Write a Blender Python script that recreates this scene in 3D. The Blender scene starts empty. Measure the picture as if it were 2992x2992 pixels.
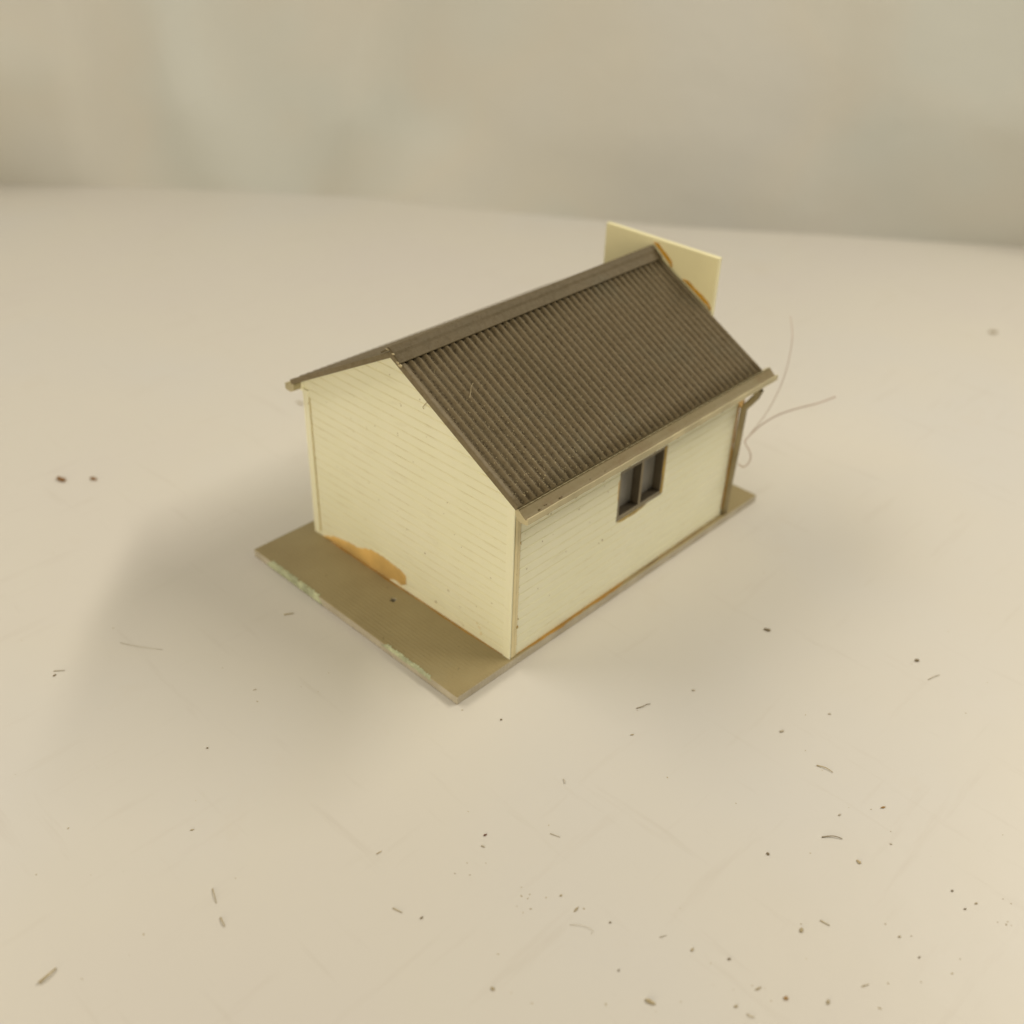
import bpy, bmesh, math, random
from mathutils import Vector, Matrix
random.seed(7)
U = 0.045                      # one house width = 45 mm; everything below is laid out in house widths
COL = bpy.context.scene.collection
SC = bpy.context.scene

# ------------------------------------------------------------------ camera
CAM_POS = Vector((-1.90202, -1.75426, 2.31508))
R0 = Vector((0.69447557, -0.71893846, 0.02883017))
R1 = Vector((-0.38575872, -0.40585782, -0.82853463))
R2 = Vector((0.60736636, 0.56427557, -0.55919512))
cam_data = bpy.data.cameras.new('camera')
cam = bpy.data.objects.new('camera', cam_data)
COL.objects.link(cam)
M = Matrix.Identity(4)
for i in range(3):
    M[i][0] = R0[i]; M[i][1] = -R1[i]; M[i][2] = -R2[i]; M[i][3] = CAM_POS[i] * U
cam.matrix_world = M
cam_data.sensor_fit = 'HORIZONTAL'; cam_data.sensor_width = 36.0
cam_data.lens = 3115.5094 / 2992 * 36
cam_data.clip_start = 0.002; cam_data.clip_end = 20.0
cam_data.dof.use_dof = True
cam_data.dof.focus_distance = 3.06 * U
cam_data.dof.aperture_fstop = 19.0
SC.camera = cam

# ------------------------------------------------------------------ world, lamps, exposure
world = bpy.data.worlds.new('World'); SC.world = world; world.use_nodes = True
bg = world.node_tree.nodes['Background']
bg.inputs['Color'].default_value = (1.0, 0.885, 0.70, 1); bg.inputs['Strength'].default_value = 0.135
SC.view_settings.view_transform = 'Standard'; SC.view_settings.look = 'None'
SC.view_settings.exposure = 0.24; SC.view_settings.gamma = 1.0; SC.view_settings.use_curve_mapping = False
ER = Vector((0.6948, -0.7192, 0)); EV = Vector((0.7192, 0.6948, 0))    # right of and away from the camera, on the table
def strip_lamp(name, r, v, z, aim_r, length, width, power, color):
    d = bpy.data.lights.new(name, 'AREA'); d.shape = 'RECTANGLE'
    d.size = length * U; d.size_y = width * U; d.energy = power; d.color = color
    o = bpy.data.objects.new(name, d); COL.objects.link(o)
    p = ER * r + EV * v + Vector((0, 0, z)); t = ER * aim_r + EV * v
    zax = (p - t).normalized(); xax = EV.copy(); yax = zax.cross(xax).normalized(); xax = yax.cross(zax)
    m = Matrix.Identity(4)
    for i in range(3):
        m[i][0] = xax[i]; m[i][1] = yax[i]; m[i][2] = zax[i]; m[i][3] = p[i] * U
    o.matrix_world = m
    return o
STRIP = (1.0, 0.895, 0.735)
FRONT = (1.0, 0.84, 0.575)
strip_lamp('light_strip', 7.0, 3.3, 8.4, 0.0, 9.4, 0.8, 1.68, STRIP)
strip_lamp('light_strip', -8.0, 3.8, 9.5, 0.0, 9.0, 3.2, 1.15, STRIP)
d = bpy.data.lights.new('front_fill', 'AREA'); d.shape = 'DISK'; d.size = 5.0 * U; d.energy = 0.60; d.color = FRONT  # unseen fill lamp, added to brighten the gable from front left
o = bpy.data.objects.new('front_fill', d); COL.objects.link(o)
o.location = (ER * -4.0 + EV * -8.0 + Vector((0, 0, 2.2))) * U
o.rotation_euler = (Vector((0.3, 0.4, 0.4)) * U - o.location).to_track_quat('-Z', 'Y').to_euler()

# ------------------------------------------------------------------ materials
def srgb(r, g, b):
    f = lambda c: (c / 255 / 12.92) if c <= 10 else ((c / 255 + 0.055) / 1.055) ** 2.4
    return (f(r), f(g), f(b), 1)
class NT:
    def __init__(s, name):
        s.m = bpy.data.materials.new(name); s.m.use_nodes = True
        s.t = s.m.node_tree; s.b = s.t.nodes['Principled BSDF']
        s.tc = s.t.nodes.new('ShaderNodeTexCoord')
    def n(s, typ, **kw):
        o = s.t.nodes.new(typ)
        for k, v in kw.items(): setattr(o, k, v)
        return o
    def link(s, a, b): s.t.links.new(a, b)
    def map(s, scale=(1, 1, 1), rot=(0, 0, 0)):
        m = s.n('ShaderNodeMapping'); m.inputs['Scale'].default_value = scale; m.inputs['Rotation'].default_value = rot
        s.link(s.tc.outputs['Object'], m.inputs['Vector']); return m.outputs[0]
    def noise(s, scale, detail=4, rough=0.55, vec=None, dist=0):
        o = s.n('ShaderNodeTexNoise'); o.inputs['Scale'].default_value = scale
        o.inputs['Detail'].default_value = detail; o.inputs['Roughness'].default_value = rough
        o.inputs['Distortion'].default_value = dist
        s.link(vec or s.tc.outputs['Object'], o.inputs['Vector']); return o.outputs['Fac']
    def ramp(s, fac, stops):
        r = s.n('ShaderNodeValToRGB'); e = r.color_ramp.elements
        while len(e) < len(stops): e.new(0.5)
        for i, (p, c) in enumerate(stops):
            e[i].position = p; e[i].color = c if len(c) == 4 else (*c, 1)
        s.link(fac, r.inputs[0]); return r.outputs[0]
    def mix(s, fac, a, b, mode='MIX'):
        o = s.n('ShaderNodeMix', data_type='RGBA', blend_type=mode)
        for k, v in ((0, fac), (6, a), (7, b)):
            if hasattr(v, 'links'): s.link(v, o.inputs[k])
            else: o.inputs[k].default_value = v
        return o.outputs[2]
    def color(s, v):
        if hasattr(v, 'links'): s.link(v, s.b.inputs['Base Color'])
        else: s.b.inputs['Base Color'].default_value = v
    def rough(s, v):
        if hasattr(v, 'links'): s.link(v, s.b.inputs['Roughness'])
        else: s.b.inputs['Roughness'].default_value = v
    def bump(s, h, dist, strength=1.0):
        o = s.n('ShaderNodeBump'); o.inputs['Distance'].default_value = dist; o.inputs['Strength'].default_value = strength
        s.link(h, o.inputs['Height']); s.link(o.outputs[0], s.b.inputs['Normal'])
K = 1 / U       # texture scales below are per house width
def plain(name, c, rough=0.5, var=0.12, sc=30, bump=0.0, spec=0.5):
    t = NT(name)
    lo = tuple(x * (1 - var) for x in c[:3]); hi = tuple(min(1, x * (1 + var)) for x in c[:3])
    t.color(t.ramp(t.noise(sc * K), [(0.3, lo), (0.7, hi)])); t.rough(rough)
    t.b.inputs['Specular IOR Level'].default_value = spec
    if bump: t.bump(t.noise(sc * 3 * K, 3), bump * U)
    return t.m

def m_table():
    t = NT('white_sheet')
    base = t.ramp(t.noise(0.55 * K, 3), [(0.32, (0.622, 0.603, 0.572)), (0.5, (0.63, 0.616, 0.570)), (0.68, (0.618, 0.613, 0.588))])
    # faint scuffs: stretched noise in two directions
    f1 = t.ramp(t.noise(5 * K, 5, 0.6, t.map((0.35, 3.0, 1), (0, 0, 0.5))), [(0.60, (0, 0, 0)), (0.78, (1, 1, 1))])
    f2 = t.ramp(t.noise(6 * K, 5, 0.6, t.map((3.2, 0.3, 1), (0, 0, 0.35))), [(0.62, (0, 0, 0)), (0.80, (1, 1, 1))])
    c = t.mix(f1, base, (0.54, 0.51, 0.46, 1)); 
    w = t.mix(0.40, base, c)
    c2 = t.mix(f2, w, (0.52, 0.49, 0.44, 1)); w2 = t.mix(0.40, w, c2)
    sm = t.ramp(t.noise(2.3 * K, 6, 0.7), [(0.60, (0, 0, 0)), (0.75, (1, 1, 1))])
    c3 = t.mix(sm, w2, (0.60, 0.565, 0.50, 1)); t.color(t.mix(0.35, w2, c3))
    t.rough(0.42); t.b.inputs['Specular IOR Level'].default_value = 0.35
    t.bump(t.noise(1.2 * K, 4), 0.012 * U, 0.6)
    return t.m
def m_cloth():
    t = NT('white_cloth')
    t.color(t.ramp(t.noise(0.7 * K, 2), [(0.35, (0.655, 0.66, 0.635)), (0.5, (0.675, 0.67, 0.625)), (0.65, (0.65, 0.675, 0.65))]))
    t.rough(0.85); t.bump(t.noise(2.0 * K, 3), 0.03 * U, 0.5)
    return t.m
def m_wall():
    t = NT('cream_plastic')
    base = t.ramp(t.noise(3 * K, 4), [(0.3, (0.875, 0.872, 0.645)), (0.7, (0.905, 0.90, 0.70))])
    sp = t.ramp(t.noise(46 * K, 2), [(0.735, (0, 0, 0)), (0.77, (1, 1, 1))])
    c = t.mix(sp, base, (0.36, 0.30, 0.14, 1)); c = t.mix(0.55, base, c)
    gr = t.ramp(t.noise(7 * K, 5, 0.65, t.map((1, 1, 6))), [(0.58, (0, 0, 0)), (0.8, (1, 1, 1))])
    c2 = t.mix(gr, c, (0.58, 0.52, 0.30, 1)); t.color(t.mix(0.35, c, c2))
    t.rough(0.45); t.b.inputs['Specular IOR Level'].default_value = 0.4
    t.b.inputs['Subsurface Weight'].default_value = 0.12
    t.b.inputs['Subsurface Radius'].default_value = (1.0, 0.8, 0.4); t.b.inputs['Subsurface Scale'].default_value = 0.02 * U
    t.bump(t.noise(40 * K, 3), 0.0012 * U, 0.5)
    return t.m
def m_roof(name='roof_plastic', k=1.0):
    t = NT(name)
    base = t.ramp(t.noise(4 * K, 5, 0.6), [(0.3, (0.178 * k, 0.148 * k, 0.088 * k)), (0.55, (0.206 * k, 0.168 * k, 0.102 * k)), (0.75, (0.190 * k, 0.168 * k, 0.110 * k))])
    du = t.ramp(t.noise(60 * K, 4, 0.7), [(0.45, (0, 0, 0)), (0.75, (1, 1, 1))])
    c = t.mix(du, base, (0.10 * k, 0.07 * k, 0.03 * k, 1)); t.color(t.mix(0.5, base, c))
    t.rough(0.52); t.b.inputs['Specular IOR Level'].default_value = 0.24
    t.bump(t.noise(70 * K, 4, 0.7), 0.003 * U, 0.7)
    return t.m
def m_plate():
    t = NT('brown_board')
    base = t.ramp(t.noise(3.5 * K, 5, 0.6), [(0.3, (0.27, 0.217, 0.108)), (0.55, (0.31, 0.255, 0.132)), (0.75, (0.32, 0.275, 0.155))])
    sp = t.ramp(t.noise(55 * K, 2), [(0.70, (0, 0, 0)), (0.76, (1, 1, 1))])
    c = t.mix(sp, base, (0.09, 0.06, 0.02, 1)); c = t.mix(0.6, base, c)
    # the cut edges are bare grey board: side faces are told by their own normal
    g = t.n('ShaderNodeNewGeometry'); sx = t.n('ShaderNodeSeparateXYZ'); t.link(g.outputs['True Normal'], sx.inputs[0])
    side = t.ramp(sx.outputs['Z'], [(0.25, (1, 1, 1)), (0.8, (0, 0, 0))])
    edge = t.ramp(t.noise(9 * K, 4), [(0.3, (0.40, 0.36, 0.28)), (0.7, (0.55, 0.51, 0.41))])
    t.color(t.mix(side, c, edge))
    t.rough(0.55); t.b.inputs['Specular IOR Level'].default_value = 0.35
    w = t.n('ShaderNodeTexWave', bands_direction='X'); w.inputs['Scale'].default_value = 22 * K; w.inputs['Distortion'].default_value = 1.5
    t.link(t.tc.outputs['Object'], w.inputs['Vector'])
    t.bump(t.mix(0.4, t.noise(80 * K, 3), w.outputs['Fac']), 0.0022 * U, 0.7)
    return t.m
M_TABLE, M_CLOTH, M_WALL, M_ROOF, M_PLATE = m_table(), m_cloth(), m_wall(), m_roof(), m_plate()
M_CAP = m_roof('ridge_plastic', 0.70); M_CAP.node_tree.nodes['Principled BSDF'].inputs['Specular IOR Level'].default_value = 0.10
M_GUT = plain('gutter_plastic', (0.48, 0.43, 0.27), 0.5, 0.2, 8, 0.001)
M_DIRT = plain('dried_dirt', (0.20, 0.125, 0.038), 0.7, 0.35, 14, 0.003)
M_GLUE = plain('orange_glue', (0.76, 0.49, 0.15), 0.3, 0.24, 7, 0.002)
M_GLUED = plain('brown_glue', (0.34, 0.185, 0.028), 0.3, 0.3, 9, 0.002)
M_FRAME = plain('window_plastic', (0.23, 0.20, 0.135), 0.5, 0.15, 12)
M_PANE = plain('smoky_pane', (0.27, 0.26, 0.23), 0.18, 0.08, 6)
M_PIPE = plain('pipe_plastic', (0.26, 0.215, 0.115), 0.5, 0.2, 10, 0.001)
M_RES = plain('green_residue', (0.46, 0.50, 0.34), 0.8, 0.28, 22, 0.006)
M_GLUE.node_tree.nodes['Principled BSDF'].inputs['Alpha'].default_value = 0.72
M_DUST = plain('roof_dust', (0.085, 0.058, 0.024), 0.9, 0.3, 40)
M_LIGHTDUST = plain('pale_dust', (0.42, 0.36, 0.22), 0.8, 0.3, 40)
M_HAIR = plain('hair', (0.48, 0.385, 0.34), 0.5, 0.1, 10)
M_GUNK = plain('dark_gap', (0.10, 0.075, 0.03), 0.8, 0.3, 20)
MC = {'brown': plain('brown_crumb', (0.22, 0.105, 0.02), 0.7, 0.3, 60), 'dark': plain('dark_crumb', (0.21, 0.165, 0.095), 0.7, 0.3, 60),
      'grey': plain('grey_lint', (0.48, 0.435, 0.345), 0.9, 0.2, 60), 'olive': plain('olive_crumb', (0.43, 0.365, 0.23), 0.8, 0.25, 60),
      'red': plain('red_brown_crumb', (0.13, 0.04, 0.012), 0.6, 0.3, 60), 'tan': plain('tan_crumb', (0.38, 0.23, 0.08), 0.8, 0.25, 60),
      'faint': plain('faint_fibre', (0.47, 0.43, 0.345), 0.9, 0.15, 60), 'pale': plain('pale_flake', (0.50, 0.42, 0.27), 0.8, 0.2, 60)}

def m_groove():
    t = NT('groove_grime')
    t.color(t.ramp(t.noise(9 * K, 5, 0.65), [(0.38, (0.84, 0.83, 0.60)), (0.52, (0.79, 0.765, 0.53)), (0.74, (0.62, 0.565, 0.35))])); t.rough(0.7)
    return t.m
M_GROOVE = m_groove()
M_TAN = plain('tan_trim', (0.78, 0.69, 0.42), 0.45, 0.10, 14, 0.0008)
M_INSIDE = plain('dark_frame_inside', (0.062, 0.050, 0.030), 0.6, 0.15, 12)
M_AMBER = plain('amber_glue', (0.46, 0.25, 0.025), 0.25, 0.25, 8)
M_MUSTARD = plain('mustard_glue', (0.40, 0.275, 0.06), 0.3, 0.25, 9)

# ------------------------------------------------------------------ mesh helpers
PH = 0.0084
CP, SP = math.cos(PH), math.sin(PH)
def H(x, y, z): return Vector(((x * CP - y * SP) * U, (x * SP + y * CP) * U, z * U))      # the house stands a hair crooked on its board
def G(x, y, z): return Vector((x * U, y * U, z * U))
def obj(name, bm, mat, parent=None, smooth=False, recalc=True):
    if recalc: bmesh.ops.recalc_face_normals(bm, faces=bm.faces)
    me = bpy.data.meshes.new(name); bm.to_mesh(me); bm.free()
    for m in (mat if isinstance(mat, (list, tuple)) else [mat]): me.materials.append(m)
    if smooth:
        for p in me.polygons: p.use_smooth = True
    o = bpy.data.objects.new(name, me); COL.objects.link(o); o.parent = parent
    return o
def tag(o, label=None, cat=None, group=None, kind=None):
    for k, v in (('label', label), ('category', cat), ('group', group), ('kind', kind)):
        if v: o[k] = v
    return o
def face(bm, pts, mi=0):
    f = bm.faces.new([bm.verts.new(p) for p in pts]); f.material_index = mi; return f
def box(bm, x0, x1, y0, y1, z0, z1, T=H, mi=0):
    v = [bm.verts.new(T(x, y, z)) for x in (x0, x1) for y in (y0, y1) for z in (z0, z1)]
    for a in ((0, 1, 3, 2), (4, 6, 7, 5), (0, 4, 5, 1), (2, 3, 7, 6), (0, 2, 6, 4), (1, 5, 7, 3)):
        bm.faces.new([v[i] for i in a]).material_index = mi
def prism(bm, poly, T0, T1, mi=0):
    a = [bm.verts.new(T0(*p)) for p in poly]; b = [bm.verts.new(T1(*p)) for p in poly]; n = len(poly)
    bm.faces.new(a).material_index = mi; bm.faces.new(b[::-1]).material_index = mi
    for i in range(n): bm.faces.new((a[i], b[i], b[(i + 1) % n], a[(i + 1) % n])).material_index = mi
def tube(bm, pts, r, seg=6, taper=1.0):
    n = len(pts); rings = []
    for i, p in enumerate(pts):
        d = (pts[min(i + 1, n - 1)] - pts[max(i - 1, 0)]).normalized()
        a = d.cross(Vector((0, 0, 1)));
        if a.length < 1e-4: a = d.cross(Vector((0, 1, 0)))
        a.normalize(); b = a.cross(d)
        rr = r * (1 - (1 - taper) * i / max(1, n - 1))
        rings.append([bm.verts.new(p + a * rr * math.cos(t * 2 * math.pi / seg) + b * rr * math.sin(t * 2 * math.pi / seg)) for t in range(seg)])
    for i in range(n - 1):
        for t in range(seg):
            bm.faces.new((rings[i][t], rings[i][(t + 1) % seg], rings[i + 1][(t + 1) % seg], rings[i + 1][t]))
    bm.faces.new(rings[0][::-1]); bm.faces.new(rings[-1])
def curve_pts(P, n=6):
    out = []
    for i in range(len(P) - 1):
        p0 = P[max(i - 1, 0)]; p1 = P[i]; p2 = P[i + 1]; p3 = P[min(i + 2, len(P) - 1)]
        for k in range(n):
            t = k / n
            out.append(0.5 * ((2 * p1) + (p2 - p0) * t + (2 * p0 - 5 * p1 + 4 * p2 - p3) * t * t + (3 * p1 - p0 - 3 * p2 + p3) * t ** 3))
    out.append(P[-1].copy()); return out
def bevel(o, w, seg=2):
    m = o.modifiers.new('bevel', 'BEVEL'); m.width = w * U; m.segments = seg; m.limit_method = 'ANGLE'; m.angle_limit = math.radians(40)
def noise1(x, s=0):
    return math.sin(x * 1.7 + s) * 0.5 + math.sin(x * 4.1 + s * 2.3) * 0.3 + math.sin(x * 9.3 + s * 1.1) * 0.2

# ------------------------------------------------------------------ dimensions, in house widths
L, W, T = 1.2024, 1.0, 0.0320
ZE, ZR, YR, E = 0.6272, 0.9256, 0.4883, 0.0464
SL = (ZR - ZE) / (YR + E)                 # right slope
E2, ZE2 = 0.0200, 0.6360; DROP2 = 0.018
SL2 = (ZR - ZE2) / (W + E2 - YR)
X0, X1 = -0.0409, L + 0.0446
PX0, PX1, PY0, PY1 = -0.2455, L + 0.2135, -0.0121, W + 0.064
GZ = -T

# ------------------------------------------------------------------ the setting: table sheet and hanging backdrop
EDGE = [(-12.0, 4.72), (-3.55, 4.80), (-2.27, 4.80), (-0.99, 4.75), (-0.60, 4.60), (1.16, 4.30), (3.31, 4.12), (12.0, 3.40)]
def edge_v(r):
    s = 0.0
    for k in range(-4, 5):                 # softened polyline: the sheet bends where it is folded
        q = r + 0.05 * k
        for (a, va), (b, vb) in zip(EDGE, EDGE[1:]):
            if a <= q <= b: s += va + (vb - va) * (q - a) / (b - a); break
    return s / 9
bm = bmesh.new()
NR, NV = 60, 60
grid = [[bm.verts.new((ER * (-9 + 18 * i / NR) + EV * (-6.5 + 13 * j / NV) + Vector((0, 0, GZ))) * U) for i in range(NR + 1)] for j in range(NV + 1)]
for j in range(NV):
    for i in range(NR): bm.faces.new((grid[j][i], grid[j][i + 1], grid[j + 1][i + 1], grid[j + 1][i]))
tag(obj('ground', bm, M_TABLE, None, True), kind='structure')
bm = bmesh.new()
def fold(r, h):
    a = 0.0
    k = min(1.0, h / 0.55)
    kk = min(1, max(0, h / 0.8))
    if r < -2.95: a += kk * (0.15 - 0.28 * max(-1.6, r + 2.95))                                   # pleat hanging forward on the left
    else: a += kk * 0.15 * math.exp(-(r + 2.95) * 12)
    if r > 2.0: a += kk * 0.20 * (min(r, 5) - 2.0)
    a += 0.09 * math.exp(-((r + 2.15 + 0.1 * h) / 0.22) ** 2) * k
    a += 0.12 * math.exp(-((r + 1.25 - 0.28 * h) / 0.20) ** 2) * k
    a -= 0.09 * math.exp(-((r + 0.75 - 0.25 * h) / 0.35) ** 2) * k
    a += 0.07 * math.exp(-((r - 0.9 + 0.3 * h) / 0.5) ** 2) * k
    a += 0.012 * math.sin(r * 5.1 + h * 2) * k
    return -a
NB, NH = 260, 40
rows = []
for j in range(NH + 1):
    h = 5.0 * (j / NH) ** 1.6
    row = []
    for i in range(NB + 1):
        r = -9 + 18 * i / NB
        v = edge_v(r) + fold(r, h) + 0.13 * h
        row.append(bm.verts.new((ER * r + EV * v + Vector((0, 0, GZ - 0.02 + h))) * U))
    rows.append(row)
for j in range(NH):
    for i in range(NB): bm.faces.new((rows[j][i], rows[j][i + 1], rows[j + 1][i + 1], rows[j + 1][i]))
bd = obj('backdrop', bm, M_CLOTH, None, True); tag(bd, kind='structure')
sm = bd.modifiers.new('thick', 'SOLIDIFY'); sm.thickness = 0.01 * U; sm.offset = 1

# ------------------------------------------------------------------ the model house
house = bpy.data.objects.new('model_house', None); COL.objects.link(house)
house.location = G(0, 0, GZ)
tag(house, 'small cream clapboard model house with brown corrugated roof glued on a brown board', 'model house')
HOUSE_SHIFT = Matrix.Translation(-house.location)
def part(name, bm, mat, parent=None, smooth=False, recalc=True, label=None):
    o = obj(name, bm, mat, parent or house, smooth, recalc)
    if parent is None: o.matrix_parent_inverse = HOUSE_SHIFT
    if label: o['label'] = label
    return o

# base board, with the drilled hole
bm = bmesh.new()
hx, hy, hr = -0.0726, 0.4896, 0.0105
outer = [(PX0, PY0), (PX1, PY0), (PX1, PY1), (PX0, PY1)]
ov = [bm.verts.new(G(x, y, 0)) for x, y in outer]; ob = [bm.verts.new(G(x, y, GZ + 0.0005)) for x, y in outer]
NHL = 16
ring = [bm.verts.new(G(hx + hr * math.cos(a * 2 * math.pi / NHL), hy + hr * math.sin(a * 2 * math.pi / NHL), 0)) for a in range(NHL)]
rlow = [bm.verts.new(G(hx + hr * .8 * math.cos(a * 2 * math.pi / NHL), hy + hr * .8 * math.sin(a * 2 * math.pi / NHL), -0.026)) for a in range(NHL)]
# sectors: corner k is nearest ring vertices by angle
ca = [math.atan2(y - hy, x - hx) % (2 * math.pi) for x, y in outer]
own = []
for a in range(NHL):
    th = a * 2 * math.pi / NHL
    own.append(min(range(4), key=lambda k: min(abs(th - ca[k]), 2 * math.pi - abs(th - ca[k]))))
for a in range(NHL):
    b = (a + 1) % NHL
    if own[a] == own[b]: bm.faces.new((ring[b], ring[a], ov[own[a]]))
    else: bm.faces.new((ring[b], ring[a], ov[own[a]], ov[own[b]]))
    bm.faces.new((ring[a], ring[b], rlow[b], rlow[a]))
bm.faces.new(rlow); bm.faces.new(ob)
for i in range(4): bm.faces.new((ov[i], ov[(i + 1) % 4], ob[(i + 1) % 4], ob[i]))
plate = part('base_board', bm, M_PLATE)
bevel(plate, 0.0035, 2)
# pale green paint left along the front edge of the board
def residue(y0, y1, zlo, zhi, seed, n=70):
    rnd = random.Random(seed); bm = bmesh.new(); prev = None
    for i in range(n + 1):
        t = i / n; y = y0 + (y1 - y0) * t; env = min(1, t * 9, (1 - t) * 14) 
        a = -T + 0.002 + (T * zlo) + rnd.uniform(0, .004); b = a + max(0.0015, (T * (zhi - zlo) + rnd.uniform(-.006, .004)) * env)
        if zhi > 1: b = min(b, 0.0015 + rnd.uniform(0, 0.0008))
        d = PX0 - 0.0008 - rnd.uniform(0, .0018)
        top_in = PX0 + (rnd.uniform(0.0, .010) * env if zhi > 1 else 0)
        cur = [bm.verts.new(G(PX0 + 0.002, y, a)), bm.verts.new(G(d, y, a)), bm.verts.new(G(d, y + rnd.uniform(-.002, .002), (a + b) / 2)), bm.verts.new(G(d + 0.001, y, b)), bm.verts.new(G(top_in + 0.002, y, b + 0.0006))]
        if prev:
            for k in range(4): bm.faces.new((prev[k], prev[k + 1], cur[k + 1], cur[k]))
        prev = cur
    return part('paint_residue', bm, M_RES, plate)
residue(PY1 - 0.075, 0.660, 0.05, 1.03, 3)
residue(0.345, 0.105, 0.62, 1.12, 5, 60)

# siding: boards as real overlapping steps
BH = 0.0340; ROW0 = -0.0014
def gable_top(y): return (ZE + SL * (y + E) if y < YR else ZE2 + SL2 * (W + E2 - y)) - 0.022
ZA = gable_top(YR)
def gable_span(z):          # y range of the gable at height z
    lo, hi = 0.0, W
    zz = z + 0.022
    if zz > ZE + SL * E: lo = (zz - ZE) / SL - E
    if zz > ZE2 + SL2 * E2: hi = W + E2 - (zz - ZE2) / SL2
    return lo, hi
bm = bmesh.new()
prism(bm, [(0, 0), (W, 0), (W, gable_top(W)), (YR, ZA), (0, gable_top(0))], lambda y, z: H(0.0, y, z), lambda y, z: H(0.0125, y, z))
LIP = 0.0034          # how far the boards stand out; GR is the groove between two boards
GR = 0.0042
def pitch_rows(z0, top):
    rows = []; z = z0
    while z < top - 0.008:
        rows.append((z, min(z + BH - GR, top), min(z + BH, top))); z += BH
    return rows
for z, zf, z1 in pitch_rows(ROW0, ZA - 0.002):
    for za, zb, dx, mi in ((z, zf, -LIP, 0), (zf, z1, -0.0024, 1)):
        if zb - za < 0.0004: continue
        a0, b0 = gable_span(max(za, 0.0)); a1, b1 = gable_span(zb)
        a0, a1 = max(a0, 0.026), max(a1, 0.026); b0, b1 = min(b0, W - 0.029), min(b1, W - 0.029)
        if b1 - a1 < 0.004: continue
        za = max(za, 0.0)
        p = [H(dx, a0, za), H(dx, b0, za), H(dx, b1, zb), H(dx, a1, zb)]
        face(bm, p[::-1], mi)
        if mi == 0:
            face(bm, [H(-0.0004, a0, za), H(-0.0004, b0, za), p[1], p[0]]); face(bm, [p[3], p[2], H(-0.0004, b1, zb), H(-0.0004, a1, zb)])
gable = part('gable_wall', bm, [M_WALL, M_GROOVE], recalc=False)
# corner boards on the gable face
def corner_board(y0, y1, ztop, name='corner_trim'):
    bm = bmesh.new(); box(bm, -0.0065, 0.0, y0, y1, -0.0, ztop); return part(name, bm, M_WALL)
c1 = corner_board(-0.004, 0.026, 0.612); bevel(c1, 0.002)
c2 = corner_board(W - 0.029, W + 0.003, 0.60); bevel(c2, 0.003)
bm = bmesh.new(); box(bm, -0.006, 0.0125, W + 0.001, W + 0.026, 0.585, 0.624); bevel(part('eave_block', bm, M_WALL), 0.006)
# wavy glue seam beside the far corner board
bm = bmesh.new(); prev = None
for i in range(60):
    z = 0.02 + 0.555 * i / 59; w = 0.0022 + 0.0012 * noise1(i * 0.7); yc = W - 0.0325 + 0.0012 * noise1(i * 0.5, 2)
    cur = [bm.verts.new(H(-0.0036, yc - w, z)), bm.verts.new(H(-0.0058, yc, z)), bm.verts.new(H(-0.0036, yc + w, z))]
    if prev:
        for k in range(2): bm.faces.new((prev[k], prev[k + 1], cur[k + 1], cur[k]))
    prev = cur
part('glue_seam', bm, plain('dull_glue', (0.50, 0.40, 0.17), 0.4, 0.2, 10), gable)

# side wall with the window opening
WX0, WX1, WZ0, WZ1 = 0.5050, 0.7610, 0.2880, 0.4900
STOP = 0.600
bm = bmesh.new()
for a in ((0.0135, WX0, 0, STOP), (WX1, L, 0, STOP), (WX0, WX1, 0, WZ0), (WX0, WX1, WZ1, STOP)):
    box(bm, a[0], a[1], 0.004, 0.034, a[2], a[3])
for z, zf, z1 in pitch_rows(ROW0 + 0.008 - BH, STOP):
    for za, zb, yy, mi in ((z, zf, 0.0034 - LIP, 0), (zf, z1, 0.0012, 1)):
        za = max(za, 0.0)
        if zb - za < 0.0004: continue
        segs = [(0.0275, L - 0.012, za, zb)]
        if za < WZ1 and zb > WZ0:
            segs = [(0.0275, WX0, za, zb), (WX1, L - 0.012, za, zb)]
            if za < WZ0: segs.append((WX0, WX1, za, WZ0))
            if zb > WZ1: segs.append((WX0, WX1, WZ1, zb))
        for xa, xb, zc, zd in segs:
            p = [H(xa, yy, zc), H(xb, yy, zc), H(xb, yy, zd), H(xa, yy, zd)]
            face(bm, p, mi)
            if mi == 0:
                face(bm, [H(xa, 0.0036, zc), H(xb, 0.0036, zc), p[1], p[0]]); face(bm, [p[3], p[2], H(xb, 0.0036, zd), H(xa, 0.0036, zd)])
                face(bm, [p[0], p[3], H(xa, 0.0036, zd), H(xa, 0.0036, zc)]); face(bm, [p[2], p[1], H(xb, 0.0036, zc), H(xb, 0.0036, zd)])
side = part('side_wall', bm, [M_WALL, M_GROOVE], recalc=False)
bm = bmesh.new(); box(bm, 0.0145, 0.0255, -0.0030, 0.004, 0.0, 0.598); bevel(part('corner_trim', bm, M_TAN), 0.0018)
bm = bmesh.new(); box(bm, 0.0008, 0.0118, -0.0052, -0.0042, 0.004, 0.596); part('end_grain', bm, M_TAN, gable)
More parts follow.
